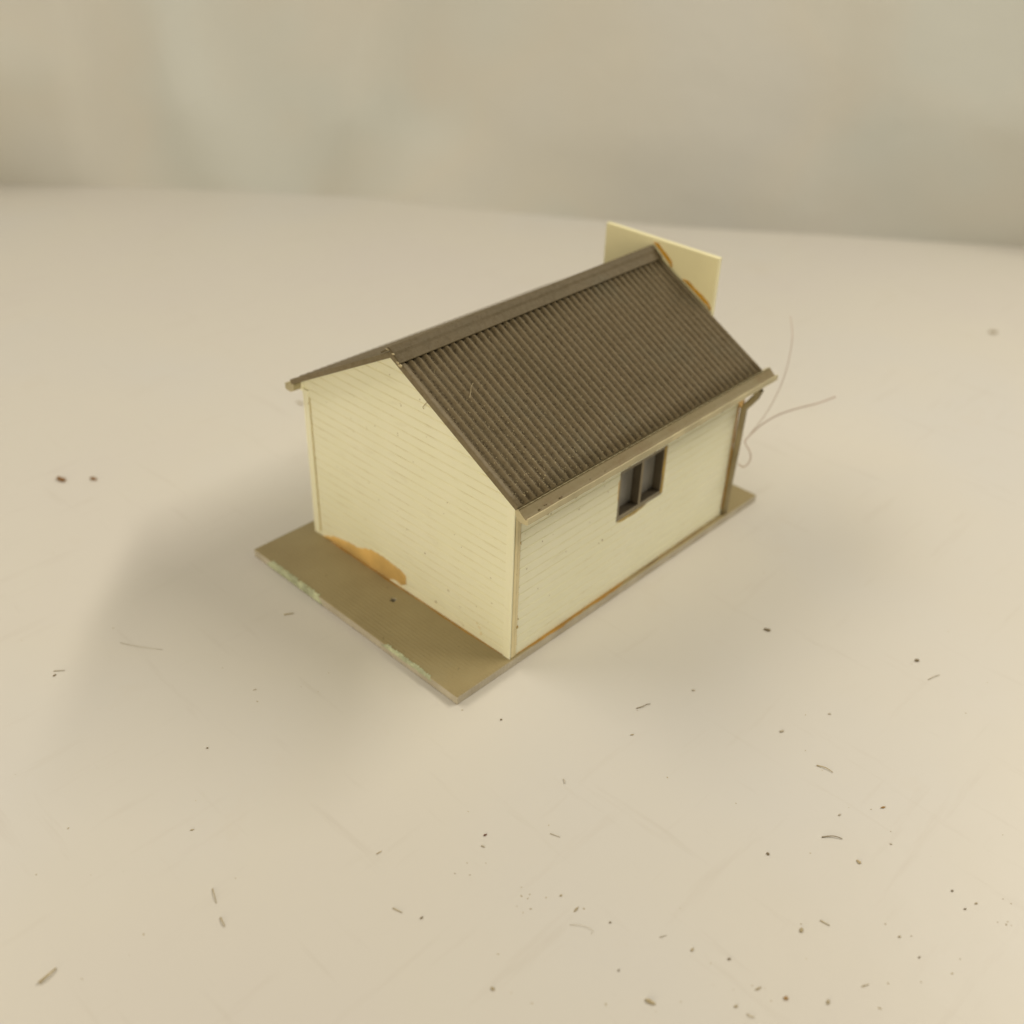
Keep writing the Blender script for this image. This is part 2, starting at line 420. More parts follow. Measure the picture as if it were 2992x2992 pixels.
# glue lines along the corner joint
def glue_line(x, y, w, z0, z1, seed, mat, parent):
    bm = bmesh.new(); prev = None
    for i in range(70):
        z = z0 + (z1 - z0) * i / 69; ww = w * (0.75 + 0.5 * noise1(i * 0.6, seed)); xc = x + 0.3 * w * noise1(i * 0.33, seed + 1)
        cur = [bm.verts.new(H(xc - ww, y + 0.002, z)), bm.verts.new(H(xc - ww * .5, y - 0.0016, z)), bm.verts.new(H(xc + ww * .5, y - 0.0016, z)), bm.verts.new(H(xc + ww, y + 0.002, z))]
        if prev:
            for k in range(3): bm.faces.new((prev[k], prev[k + 1], cur[k + 1], cur[k]))
        prev = cur
    return part('glue_seam', bm, mat, parent)
M_SEAM = plain('pale_glue', (0.62, 0.46, 0.20), 0.35, 0.2, 12)
glue_line(0.0130, 0.000, 0.0014, 0.02, 0.58, 1, plain('brown_seam', (0.44, 0.33, 0.15), 0.5, 0.3, 18), side)
glue_line(0.0265, 0.000, 0.0018, 0.03, 0.55, 4, M_SEAM, side)
# hidden walls close the shell
bm = bmesh.new(); box(bm, 0.034, L, W - 0.034, W - 0.004, 0, 0.60); part('side_wall', bm, M_WALL)
bm = bmesh.new()
prism(bm, [(0.036, 0), (W - 0.036, 0), (W - 0.036, 0.60), (YR, ZA), (0.036, 0.60)], lambda y, z: H(L - 0.034, y, z), lambda y, z: H(L - 0.002, y, z))
part('rear_wall', bm, M_WALL)

# window: deep frame pockets, smoky panes at the back
wx0, wx1, wz0, wz1 = WX0 + 0.001, WX1 - 0.001, WZ0 + 0.001, WZ1 - 0.001
bm = bmesh.new()
FW, DEP = 0.0125, 0.042
YF = 0.0015
mx = (wx0 + wx1) / 2 - 0.002
box(bm, wx0, wx1, YF, DEP, wz0, wz0 + FW + 0.006)
box(bm, wx0, wx1, YF, DEP, wz1 - FW, wz1)
box(bm, wx0, wx0 + FW, YF, DEP, wz0 + FW + 0.006, wz1 - FW)
box(bm, wx1 - FW, wx1, YF, DEP, wz0 + FW + 0.006, wz1 - FW)
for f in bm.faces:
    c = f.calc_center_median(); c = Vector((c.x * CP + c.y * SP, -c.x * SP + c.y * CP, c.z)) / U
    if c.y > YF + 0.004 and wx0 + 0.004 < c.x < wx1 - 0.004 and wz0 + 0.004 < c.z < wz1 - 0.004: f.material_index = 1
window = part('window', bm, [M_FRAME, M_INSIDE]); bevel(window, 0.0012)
bm = bmesh.new(); box(bm, mx - 0.0065, mx + 0.0065, YF + 0.0006, DEP, wz0 + FW + 0.006, wz1 - FW)
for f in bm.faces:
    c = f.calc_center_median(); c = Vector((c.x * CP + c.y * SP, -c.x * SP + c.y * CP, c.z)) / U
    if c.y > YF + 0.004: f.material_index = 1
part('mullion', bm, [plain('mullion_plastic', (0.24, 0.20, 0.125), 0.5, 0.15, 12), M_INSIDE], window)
for a, b in ((wx0 + FW, mx - 0.0065), (mx + 0.0065, wx1 - FW)):
    bm = bmesh.new(); box(bm, a, b, DEP - 0.006, DEP - 0.002, wz0 + FW + 0.006, wz1 - FW); part('pane', bm, M_PANE, window)
# glue squeezed out round the window
def glue_poly(name, pts, T3, thick, mat, parent):
    bm = bmesh.new(); n = len(pts); cx = sum(p[0] for p in pts) / n; cz = sum(p[1] for p in pts) / n
    c = [bm.verts.new(T3(cx + (p[0] - cx) * .8, cz + (p[1] - cz) * .8, thick)) for p in pts]; o = [bm.verts.new(T3(p[0], p[1], -thick * .5)) for p in pts]
    bm.faces.new(c)
    for i in range(n): bm.faces.new((o[i], o[(i + 1) % n], c[(i + 1) % n], c[i]))
    return part(name, bm, mat, parent, True)
def strip_poly(a, b, w, seed, n=16, wob=0.3):
    (x0, z0), (x1, z1) = a, b; d = math.hypot(x1 - x0, z1 - z0); nx, nz = -(z1 - z0) / d, (x1 - x0) / d
    P = []; Q = []
    for i in range(n + 1):
        t = i / n; k = w * (0.85 + wob * noise1(i * 0.22, seed)) * min(1, t * 6 + .2, (1 - t) * 6 + .2)
        P.append((x0 + (x1 - x0) * t, z0 + (z1 - z0) * t)); Q.append((x0 + (x1 - x0) * t + nx * k, z0 + (z1 - z0) * t + nz * k))
    return P + Q[::-1]
def strip_mesh(name, poly, T3, thick, mat, parent):
    n = len(poly) // 2; bm = bmesh.new(); prev = None
    for i in range(n):
        p, q = poly[i], poly[-1 - i]; m = ((p[0] + q[0]) / 2, (p[1] + q[1]) / 2)
        cur = [bm.verts.new(T3(p[0], p[1], 0)), bm.verts.new(T3(m[0], m[1], thick)), bm.verts.new(T3(q[0], q[1], -0.0004))]
        if prev:
            for k in range(2): bm.faces.new((prev[k], prev[k + 1], cur[k + 1], cur[k]))
        prev = cur
    return part(name, bm, mat, parent, True)
TS = lambda a, b, h: H(a, -0.0002 - h, b)
bm = bmesh.new(); prev = None
for i in range(25):                        # amber bead down the right-hand side of the frame
    t = i / 24; z = WZ1 - 0.003 + (WZ0 + 0.012 - WZ1) * t; w = 0.012 + 0.003 * noise1(i * 0.3, 2) - 0.004 * t
    cur = [bm.verts.new(H(WX1 + 0.0015, -0.0006, z)), bm.verts.new(H(WX1 - w * 0.5, -0.0022, z)), bm.verts.new(H(WX1 - w, 0.0008, z))]
    if prev:
        for k in range(2): bm.faces.new((prev[k], prev[k + 1], cur[k + 1], cur[k]))
    prev = cur
part('glue_stain', bm, M_MUSTARD, window, True)
strip_mesh('glue_stain', strip_poly((WX0 + 0.004, WZ0 + 0.002), (WX1 - 0.09, WZ0 + 0.002), -0.013, 5), TS, 0.0018, M_MUSTARD, window)
strip_mesh('glue_stain', strip_poly((WX0 + 0.001, WZ0 + 0.09), (WX0 + 0.001, WZ1 - 0.03), 0.008, 3), TS, 0.0010, M_SEAM, window)

# glue blob at the foot of the gable
GL = [(0.955, 0.002), (0.888, 0.033), (0.84, 0.044), (0.795, 0.052), (0.741, 0.056), (0.715, 0.071), (0.677, 0.085), (0.617, 0.089), (0.567, 0.083), (0.530, 0.080), (0.501, 0.072), (0.490, 0.055), (0.494, 0.040), (0.511, 0.028), (0.524, 0.014), (0.53, 0.002)]
bm = bmesh.new(); prev = None
ys = [0.955 - (0.955 - 0.492) * i / 60 for i in range(61)]
def gl_top(y):
    up = [(a, b) for a, b in GL[:12]]
    for (a, b), (c, d) in zip(up, up[1:]):
        if c <= y <= a: return b + (d - b) * (a - y) / max(1e-6, a - c)
    return 0.05
for i, y in enumerate(ys):
    t = gl_top(y) + 0.0030 * noise1(i * 0.9, 3) + 0.0016 * noise1(i * 2.9, 1); b = 0.0 if y > 0.535 else 0.03 * (0.535 - y) / 0.045
    if 0.512 < y < 0.585: b = max(b, 0.014 * math.sin((y - 0.512) / 0.073 * math.pi))
    t = max(t, b + 0.001)
    cur = [bm.verts.new(H(-0.0030, y, b)), bm.verts.new(H(-0.0062, y, b + (t - b) * .12)), bm.verts.new(H(-0.0066, y, b + (t - b) * .55)), bm.verts.new(H(-0.0060, y, b + (t - b) * .9)), bm.verts.new(H(-0.0022, y, t))]
    if prev:
        for k in range(4): bm.faces.new((prev[k], prev[k + 1], cur[k + 1], cur[k]))
    prev = cur
part('glue_stain', bm, M_GLUE, gable, True)
# glue film on the board along the gable foot and along the side wall
TP = lambda a, b, h: H(a, b, 0.0004 + max(0, h))
strip_mesh('glue_stain', strip_poly((-0.003, 0.94), (-0.003, 0.0), -0.010, 7, 50), TP, 0.0012, M_GLUED, plate)
strip_mesh('glue_stain', strip_poly((0.03, 0.001), (0.62, 0.001), -0.016, 9, 40), TP, 0.0010, M_GLUED, plate)
strip_mesh('glue_stain', strip_poly((0.62, 0.001), (1.18, 0.001), -0.010, 11, 40), TP, 0.0010, M_DIRT, plate)

# roof slopes
PITCH = 0.0293
AMP = 0.0064
def slope(y_eave, z_eave0, sl, sgn, drop=0.0, xs_flat=0.014):
    bm = bmesh.new()
    nrm = Vector((0, -sgn * sl, 1)).normalized()
    yr, zr = YR, ZR
    xs = [X0, X0 + xs_flat * 0.5, X0 + xs_flat]
    n = int((X1 - X0 - xs_flat) / PITCH * 12)
    xs += [X0 + xs_flat + (X1 - X0 - xs_flat) * i / n for i in range(1, n + 1)]
    def hgt(x):
        u = x - X0 - xs_flat
        if u <= 0: return 0.0015
        c = math.cos(u / PITCH * 2 * math.pi)
        return 0.0028 - AMP * 2 * ((1 - c) / 2) ** 0.8
    NS = 10
    top = []
    for x in xs:
        col = []
        for k in range(NS + 1):
            t = k / NS; z_eave = z_eave0 - drop * (x - X0) / (X1 - X0); y = y_eave + (yr - y_eave) * t; z = z_eave + (zr - z_eave) * t
            h = hgt(x)
            col.append(bm.verts.new(H(x, y, z) + (nrm * h) * U))
        top.append(col)
    low = [[bm.verts.new(H(x, y_eave, z_eave0 - drop * (x - X0) / (X1 - X0)) - nrm * 0.016 * U), bm.verts.new(H(x, yr, zr) - nrm * 0.016 * U)] for x in xs]
    for i in range(len(xs) - 1):
        for k in range(NS):
            f = bm.faces.new((top[i][k], top[i + 1][k], top[i + 1][k + 1], top[i][k + 1])); f.smooth = True
        bm.faces.new((low[i][0], low[i][1], low[i + 1][1], low[i + 1][0]))
        bm.faces.new((top[i][0], low[i][0], low[i + 1][0], top[i + 1][0]))
        bm.faces.new((top[i][NS], top[i + 1][NS], low[i + 1][1], low[i][1]))
    for c, l in ((top[0], low[0]), (top[-1], low[-1])):
        bm.faces.new([l[0]] + c + [l[1]])
    return part('roof_slope', bm, M_ROOF)
slope(-E, ZE, SL, 1)
slope(W + E2, ZE2, SL2, -1, DROP2)

# ridge cap: two flanges and a small roll on top
bm = bmesh.new()
def cap_profile():
    n1 = Vector((-SL, 1)).normalized(); d1 = Vector((-1, -SL)).normalized()      # right: outward normal (y,z), downslope
    n2 = Vector((SL2, 1)).normalized(); d2 = Vector((1, -SL2)).normalized()
    R = Vector((YR, ZR)); up = []; FL = 0.052
    up.append(R + d1 * FL + n1 * 0.0095); up.append(R + d1 * 0.022 + n1 * 0.0115); up.append(R + d1 * 0.014 + n1 * 0.0150); up.append(R + Vector((-0.005, 0.0175)))
    up.append(R + Vector((0.004, 0.0165))); up.append(R + d2 * 0.016 + n2 * 0.0120); up.append(R + d2 * 0.022 + n2 * 0.0110); up.append(R + d2 * 0.040 + n2 * 0.0095)
    dn = [R + d1 * FL + n1 * 0.0045, R + Vector((0, 0.0075)), R + d2 * 0.040 + n2 * 0.0045]
    return up, dn
up, dn = cap_profile()
xs = [X0 - 0.005 + (X1 - X0 - 0.004) * i / 90 for i in range(91)]
prev = None
for i, x in enumerate(xs):
    j = 0.0009 * noise1(i * 1.3)
    cur = [bm.verts.new(H(x, p.x - (j if k == 0 else 0), p.y + (0.3 * j if k in (0, 1) else 0))) for k, p in enumerate(up + dn[::-1])]
    if prev:
        for k in range(len(cur)): bm.faces.new((prev[k], prev[(k + 1) % len(cur)], cur[(k + 1) % len(cur)], cur[k]))
    else: bm.faces.new(cur)
    prev = cur
bm.faces.new(prev[::-1])
cap = part('ridge_cap', bm, M_CAP); bevel(cap, 0.0012, 1)
# crumbs of pale filler at the cut end of the ridge cap
bm = bmesh.new()
for (yy, zz, s) in ((YR - 0.050, ZR - 0.024, 0.0065), (YR - 0.040, ZR - 0.018, 0.005), (YR + 0.004, ZR + 0.010, 0.005), (YR - 0.020, ZR + 0.003, 0.004)):
    c = H(X0 - 0.006, yy, zz); bmesh.ops.create_icosphere(bm, subdivisions=2, radius=s * U, matrix=Matrix.Translation(c) @ Matrix.Diagonal((0.8, 1.5, 0.6, 1)))
for v in bm.verts: v.co += Vector((random.uniform(-1, 1), random.uniform(-1, 1), random.uniform(-1, 1))) * 0.0009 * U
part('filler', bm, M_LIGHTDUST, cap)

# gutters: open troughs with a turned-up lip and small brackets
def gutter(sgn, y_e, z_e0, x0, x1, drop=0.0):
    bm = bmesh.new()
    P = [(0.004, -0.006), (-0.001, -0.010), (0.020, -0.028), (0.030, -0.034), (0.0335, -0.026), (0.0375, -0.026), (0.0375, -0.046), (0.030, -0.050), (0.008, -0.050), (-0.010, -0.040), (-0.014, -0.016)]
    n = 80; prev = None
    for i in range(n + 1):
        x = x0 + (x1 - x0) * i / n; j = 0.0008 * noise1(i * 0.5, 1); z_e = z_e0 - drop * i / n
        cur = [bm.verts.new(H(x, y_e - sgn * (o), z_e + h + (j if 3 <= k <= 7 else 0))) for k, (o, h) in enumerate(P)]
        if prev:
            for k in range(len(P)):
                f = bm.faces.new((prev[k], prev[(k + 1) % len(P)], cur[(k + 1) % len(P)], cur[k])); f.material_index = 1 if k in (1, 2) else 0
        else: bm.faces.new(cur)
        prev = cur
    bm.faces.new(prev[::-1])
    g = part('gutter', bm, [M_GUT, M_DIRTG])
    return g
def m_gutdirt():
    t = NT('gutter_dirt')
    a = t.ramp(t.noise(3 * K, 5, 0.65), [(0.35, (0.175, 0.125, 0.042)), (0.52, (0.205, 0.165, 0.070)), (0.70, (0.225, 0.19, 0.095))])
    s = t.ramp(t.noise(26 * K, 4, 0.7), [(0.55, (0, 0, 0)), (0.72, (1, 1, 1))])
    t.color(t.mix(t.mix(0.6, (0, 0, 0, 1), s), a, (0.16, 0.085, 0.02, 1))); t.rough(0.6); t.bump(t.noise(40 * K), 0.002 * U)
    return t.m
M_DIRTG = m_gutdirt()
gut = gutter(1, -E, ZE, X0 + 0.004, X1 + 0.045)
for i in range(9):
    x = 0.055 + i * 0.128
    bm = bmesh.new()
    tube(bm, curve_pts([H(x - 0.012, -E - 0.030, ZE - 0.0485), H(x, -E - 0.031, ZE - 0.0520), H(x + 0.012, -E - 0.030, ZE - 0.0485)], 4), 0.0028 * U, 6)
    part('bracket', bm, M_GUT, gut)
gut2 = gutter(-1, W + E2, ZE2, X0 + 0.004, X1 + 0.01, DROP2)
bm = bmesh.new()
for x, s in ((0.055, .0032), (0.062, .0026), (0.030, .0038), (0.118, .003), (0.125, .0036), (0.26, .002), (0.33, .002)):
    bmesh.ops.create_icosphere(bm, subdivisions=1, radius=s * U, matrix=Matrix.Translation(H(x, -E - 0.018 - random.uniform(0, .008), ZE - 0.026)) @ Matrix.Diagonal((1.3, .8, .8, 1)))
part('dirt_clump', bm, MC['dark'], gut)

# downpipe at the far corner
bm = bmesh.new()
PP = [(1.215, -0.060, 0.592), (1.215, -0.066, 0.562), (1.214, -0.055, 0.532), (1.212, -0.028, 0.490), (1.211, -0.016, 0.470), (1.212, -0.012, 0.300), (1.213, -0.004, 0.095), (1.214, -0.002, 0.004)]
tube(bm, [H(x - 0.005, y - 0.002, z) for x, y, z in PP], 0.0130 * U, 10)
pipe = part('downpipe', bm, M_PIPE, None, True)
bm = bmesh.new(); box(bm, 1.196, 1.215, -0.014, 0.003, 0.47, 0.59); bevel(part('glue_stain', bm, M_GLUE, side), 0.005)
bm = bmesh.new(); tube(bm, curve_pts([H(1.192, -0.004, 0.48), H(1.190, -0.005, 0.30), H(1.193, -0.004, 0.15), H(1.190, -0.003, 0.03)]), 0.0035 * U, 6)
part('glue_seam', bm, M_GLUED, side)

# false front panel standing behind the roof
Y1P, Y2P, ZP = 0.7177, 0.2045, 0.9666
bm = bmesh.new(); box(bm, X1 + 0.002, X1 + 0.024, Y2P, Y1P, 0.30, ZP)
panel = part('false_front', bm, plain('panel_plastic', (0.80, 0.76, 0.49), 0.45, 0.06, 3, 0.0006)); bevel(panel, 0.002)
TQ = lambda a, b, h: H(X1 + 0.0015 - h, a, b)
def rz(y): return ZE + SL * (y + E)
strip_mesh('glue_stain', strip_poly((YR - 0.09, rz(YR - 0.09) + 0.004), (YR + 0.002, ZR + 0.024), 0.020, 1, 14, 0.10), TQ, 0.008, M_AMBER, panel)
strip_mesh('glue_stain', strip_poly((Y2P + 0.003, rz(Y2P) + 0.004), (Y2P + 0.140, rz(Y2P + 0.140) + 0.004), 0.018, 6, 18, 0.15), TQ, 0.008, M_AMBER, panel)

# scattered grime on the walls, each a thin speck lying on its wall
def speck(bm, c, ax, ay, nrm, a, b, ang):
    n = 7; ca, sa = math.cos(ang), math.sin(ang)
    vs = []
    for i in range(n):
        t = i * 2 * math.pi / n; k = random.uniform(.7, 1.2); u, v = a * k * math.cos(t), b * k * math.sin(t)
        vs.append(bm.verts.new(c + (ax * (u * ca - v * sa) + ay * (u * sa + v * ca)) * U))
    top = bm.verts.new(c + nrm * min(a, b) * .5 * U)
    for i in range(n): bm.faces.new((vs[i], vs[(i + 1) % n], top))
bm = bmesh.new(); AX, AY, AZ = Vector((1, 0, 0)), Vector((0, 1, 0)), Vector((0, 0, 1))
for y, z, a, b, g in ((.479, .269, .003, .0025, 0), (.394, .216, .004, .003, 1), (.343, .039, .0055, .004, .5), (.227, .084, .004, .0012, .8), (.539, .82, .003, .0025, 0), (.735, .538, .002, .002, 0), (.15, .13, .002, .002, 0), (.30, .42, .0025, .002, 1), (.22, .33, .002, .002, 0), (.62, .32, .002, .002, 0), (.09, .28, .003, .002, .5), (.44, .55, .002, .002, 0)):
    speck(bm, H(-0.0042, y, z), AY, AZ, -AX, a, b, g)
part('dirt_speck', bm, MC['olive'], gable)['kind'] = 'stuff'
bm = bmesh.new()
for x, z, a, b, g in ((.171, .50, .0045, .002, .9), (.163, .487, .003, .002, .6), (.15, .49, .0025, .002, 0), (.445, .44, .003, .002, .9), (.438, .252, .0035, .006, .3), (.42, .247, .003, .003, 0), (.062, .33, .0025, .003, 0), (.30, .44, .003, .002, .5), (.25, .30, .002, .002, 0), (.12, .22, .002, .003, 0), (.18, .16, .002, .002, 0), (.36, .36, .002, .002, 0), (.9, .3, .002, .002, 0), (.13, .40, .002, .004, 0)):
    speck(bm, H(x, -0.0006, z), AX, AZ, -AY, a, b, g)
part('dirt_speck', bm, MC['olive'], side)['kind'] = 'stuff'

bm = bmesh.new()
for x, z, a, b in ((.0265, .118, .0045, .009), (.0290, .150, .0025, .004), (.0270, .445, .002, .008), (.0130, .360, .0022, .006), (.0135, .335, .0022, .007), (.0132, .265, .0022, .003)):
    speck(bm, H(x, -0.0034, z), AX, AZ, -AY, a, b, 0.1)
part('glue_stain', bm, M_MUSTARD, side)
bm = bmesh.new()
for y, z, a, b, gg in ((.147, .062, .004, .0035, .4), (.135, .050, .010, .0035, .35), (.128, .030, .0035, .009, .2)):
    speck(bm, H(-0.0042, y, z), AY, AZ, -AX, a, b, gg)
part('chipped_patch', bm, M_TAN, gable)

CRUMBS = [
    (-0.505, 2.022, 0.06, 0.0258, -1.28, 'brown', 'larger of two blurred brown crumbs left of the house'),
    (-0.411, 1.944, 0.0396, 0.0198, -1.06, 'brown', 'smaller of two blurred brown crumbs left of the house'),
    (-1.061, 0.968, 0.015, 0.0075, 0.23, 'dark', 'dark seed-like crumb below a faint dash at the left edge'),
    (-0.651, 0.478, 0.0147, 0.0045, -0.25, 'grey', 'short grey crumb on the tabletop left of the base plate'),
    (-0.891, 0.37, 0.0079, 0.0064, -0.78, 'dark', 'tiny dark speck alone on the shaded tabletop lower left'),
    (-1.084, 0.143, 0.0131, 0.0049, -0.43, 'olive', 'short olive crumb alone at the lower left of the tabletop'),
    (-0.193, -0.151, 0.0084, 0.0075, -0.77, 'dark', 'tiny dark round speck just below the front base corner'),
    (0.045, -0.472, 0.0151, 0.0051, -0.55, 'olive', 'small olive crumb under the straight grey fibre right of the base corner'),
    (-0.534, -0.425, 0.0136, 0.0065, -0.26, 'red', 'dark reddish brown crumb in the lower middle of the tabletop'),
    (-0.564, -0.448, 0.0151, 0.0059, -1.2, 'grey', 'thin grey flake just below the reddish brown crumb'),
    (-0.828, -0.495, 0.0113, 0.0067, -0.18, 'dark', 'small dark crumb right of the short grey splinter'),
    (-0.53, -0.698, 0.0095, 0.0062, -0.21, 'olive', 'olive speck right of the cluster of dark specks'),
    (-0.533, -0.753, 0.0216, 0.0067, 0.11, 'olive', 'olive splinter beside a dark speck in the lower middle'),
    (-0.501, -0.838, 0.0085, 0.0052, -0.98, 'dark', 'dark oval speck right of the olive splinter'),
    (-0.837, -0.757, 0.0133, 0.0091, -1.52, 'olive', 'pale olive flake near the bottom edge of the photo'),
    (-0.599, -1.04, 0.0342, 0.0124, -1.27, 'olive', 'large pale split chip near the bottom edge of the tabletop'),
    (-0.588, -0.937, 0.0089, 0.005, -0.25, 'dark', 'dark speck above the pale split chip'),
    (0.336, -0.488, 0.0128, 0.0078, -1.03, 'grey', 'grey crumb between the house and the curved hair on the right'),
    (-0.037, -1.004, 0.0127, 0.009, -1.69, 'dark', 'dark crumb left of and below the dark bent hair'),
    (0.334, -1.147, 0.019, 0.007, -0.57, 'tan', 'flat tan crumb above and right of the dark bent hair'),
    (0.221, -1.073, 0.0129, 0.0063, -0.24, 'grey', 'small grey crumb above the dark bent hair'),
    (0.115, -1.192, 0.0191, 0.0101, -1.73, 'pale', 'pale flake below and right of the dark bent hair'),
    (0.232, -1.224, 0.0087, 0.0047, -1.13, 'grey', 'grey speck to the right of the dark bent hair'),
    (-0.176, -1.192, 0.0189, 0.0108, 0.27, 'olive', 'upright olive crumb left of the pale straight sliver'),
    (-0.373, -1.109, 0.0101, 0.007, -0.78, 'dark', 'dark brown crumb at the bottom right beside a faint scuff'),
    (-0.416, -1.03, 0.0156, 0.0067, 0.04, 'olive', 'double olive crumb left of the dark brown crumb'),
    (-0.363, -1.264, 0.0139, 0.011, -0.79, 'tan', 'round tan crumb near the bottom right edge'),
    (-0.301, -1.34, 0.0157, 0.0096, 0.38, 'olive', 'olive crumb right of the round tan crumb'),
    (-0.464, -1.191, 0.0113, 0.0073, -0.44, 'olive', 'small olive crumb left of the round tan crumb'),
    (-0.389, -1.203, 0.0217, 0.0059, -0.36, 'olive', 'loose olive flake above and left of the round tan crumb'),
    (0.208, -1.411, 0.0089, 0.0059, -1.24, 'dark', 'dark speck uppermost of three at the right edge'),
    (0.179, -1.459, 0.0089, 0.0053, -0.78, 'dark', 'dark speck lowest of three at the right edge'),
    (0.216, -1.472, 0.0125, 0.0053, -0.44, 'olive', 'olive speck rightmost of three at the right edge'),
    (-0.017, -1.377, 0.0095, 0.0057, -0.78, 'olive', 'olive speck between the pale sliver and the right edge'),
    (-0.035, -1.439, 0.0101, 0.0042, -0.31, 'dark', 'small dark speck low on the right side of the tabletop'),
    (0.761, -0.491, 0.0317, 0.0131, -1.19, 'dark', 'dark elongated crumb on the tabletop right of the side wall'),
    (0.986, -0.924, 0.0219, 0.0129, -0.77, 'dark', 'dark round crumb far right of the house'),
    (0.384, -0.784, 0.021, 0.0094, -0.45, 'grey', 'blurred grey crumb left of the curved hair'),
    (0.555, -0.848, 0.0129, 0.0064, -0.77, 'grey', 'faint grey crumb above the curved pale hair'),
    (3.779, 0.023, 0.0651, 0.0315, -0.74, 'grey', 'blurred grey lump far back at the right edge'),
    (0.582, 1.901, 0.0543, 0.0163, -1.48, 'grey', 'blurred grey lint beside the upper left corner of the gable'),
]
FIBRES = [
    ([(-0.369, 0.714), (-0.341, 0.698)], 0.0047, 'olive', 'short dark splinter on the tabletop left of the base plate'),
    ([(-1.054, 0.988), (-1.028, 0.967)], 0.0038, 'faint', 'faint grey dash above the dark seed-like crumb'),
    ([(-0.836, 0.966), (-0.817, 0.928), (-0.788, 0.883), (-0.756, 0.841)], 0.0018, 'faint', 'long faint hair in the shadow left of the base plate'),
    ([(0.142, -0.411), (0.162, -0.421), (0.178, -0.424), (0.189, -0.43)], 0.0032, 'dark', 'straight grey fibre right of the front base corner'),
    ([(-0.234, -0.442), (-0.238, -0.451), (-0.245, -0.456)], 0.003, 'faint', 'tiny bent fibre below the straight grey fibre'),
    ([(-0.404, -0.546), (-0.394, -0.573)], 0.0028, 'faint', 'pale straight fibre right of the reddish brown crumb'),
    ([(-0.782, -0.267), (-0.767, -0.269)], 0.0036, 'olive', 'small slanted sliver in the lower left middle of the tabletop'),
    ([(-0.86, -0.423), (-0.852, -0.45)], 0.0035, 'olive', 'short grey splinter left of the small dark crumb'),
    ([(-0.446, -0.952), (-0.429, -0.961)], 0.0026, 'faint', 'short pale fibre right of the olive splinter and dark speck'),
    ([(-0.578, -0.771), (-0.564, -0.787), (-0.553, -0.806), (-0.551, -0.824), (-0.561, -0.825)], 0.0014, 'faint', 'faint hooked hair below the olive splinter'),
    ([(0.338, -0.931), (0.347, -0.956), (0.348, -0.979)], 0.004, 'olive', 'curved pale olive hair on the right of the tabletop'),
    ([(0.117, -1.078), (0.137, -1.095), (0.146, -1.108), (0.152, -1.121)], 0.0037, 'dark', 'dark bent hair low on the right of the tabletop'),
    ([(-0.118, -1.211), (-0.114, -1.236)], 0.0035, 'olive', 'pale straight sliver low on the right of the tabletop'),
    ([(-0.462, -1.22), (-0.461, -1.231), (-0.456, -1.237)], 0.0032, 'olive', 'bent olive sliver at the bottom edge'),
    ([(-0.207, -1.377), (-0.19, -1.386)], 0.0033, 'olive', 'thin slanted flake between the olive crumb and the right side'),
    ([(0.926, -0.994), (0.952, -1.001), (0.975, -1.01)], 0.0033, 'grey', 'slanted grey hair below the dark round crumb'),
    ([(-1.149, -0.055), (-1.157, -0.076), (-1.166, -0.099)], 0.0031, 'olive', 'upper of two upright splinters at the lower left'),
    ([(-1.182, -0.142), (-1.186, -0.158), (-1.189, -0.171)], 0.0043, 'olive', 'lower of two upright splinters at the lower left'),
    ([(-1.58, 0.005), (-1.558, 0.007), (-1.534, 0.012)], 0.0088, 'olive', 'thick blurred olive stick in the bottom left corner'),
]
DOTS = [(-0.816, 1.049), (-1.316, 0.38), (-1.445, 0.299), (-1.347, 0.2), (-1.341, -0.05), (-1.089, -0.069), (-1.504, -0.054), (-1.022, 0.224), (-0.51, -0.334), (-0.677, -0.457), (-0.652, -0.488), (-0.631, -0.456), (-0.596, -0.491), (-0.584, -0.609), (-0.603, -0.628), (-0.597, -0.644), (-0.584, -0.639), (-0.614, -0.67), (-0.636, -0.664), (-0.633, -0.64), (-0.561, -0.675), (-0.517, -0.765), (-0.386, -0.524), (-0.798, -0.846), (-0.677, -0.971), (-0.547, -1.092), (-0.014, -0.649), (0.367, -0.876), (1.208, -0.931), (0.96, -0.92), (0.304, -1.126), (0.264, -1.078), (0.272, -1.203), (-0.008, -1.334), (-0.094, -1.473), (0.222, -1.553), (0.211, -1.554), (0.218, -1.564), (0.484, -1.429), (0.28, -1.516), (0.281, -1.537), (-0.237, -1.243), (-0.414, -1.084), (-0.392, -1.188), (-0.376, -1.214), (-0.433, -1.163), (-0.393, -1.242), (-0.161, -1.182), (0.048, -1.084), (0.048, -0.844), (1.054, -1.136), (0.868, -1.149), (0.868, -1.148), (-0.763, -0.701), (-0.54, 0.389), (-0.515, 0.334), (-0.666, 0.633), (-0.675, 0.43), (-0.249, -0.038), (0.007, -1.397), (0.033, -1.513), (-0.018, -1.517), (-0.154, -1.418), (-0.227, -1.434), (0.202, -1.535), (0.498, -0.797)]

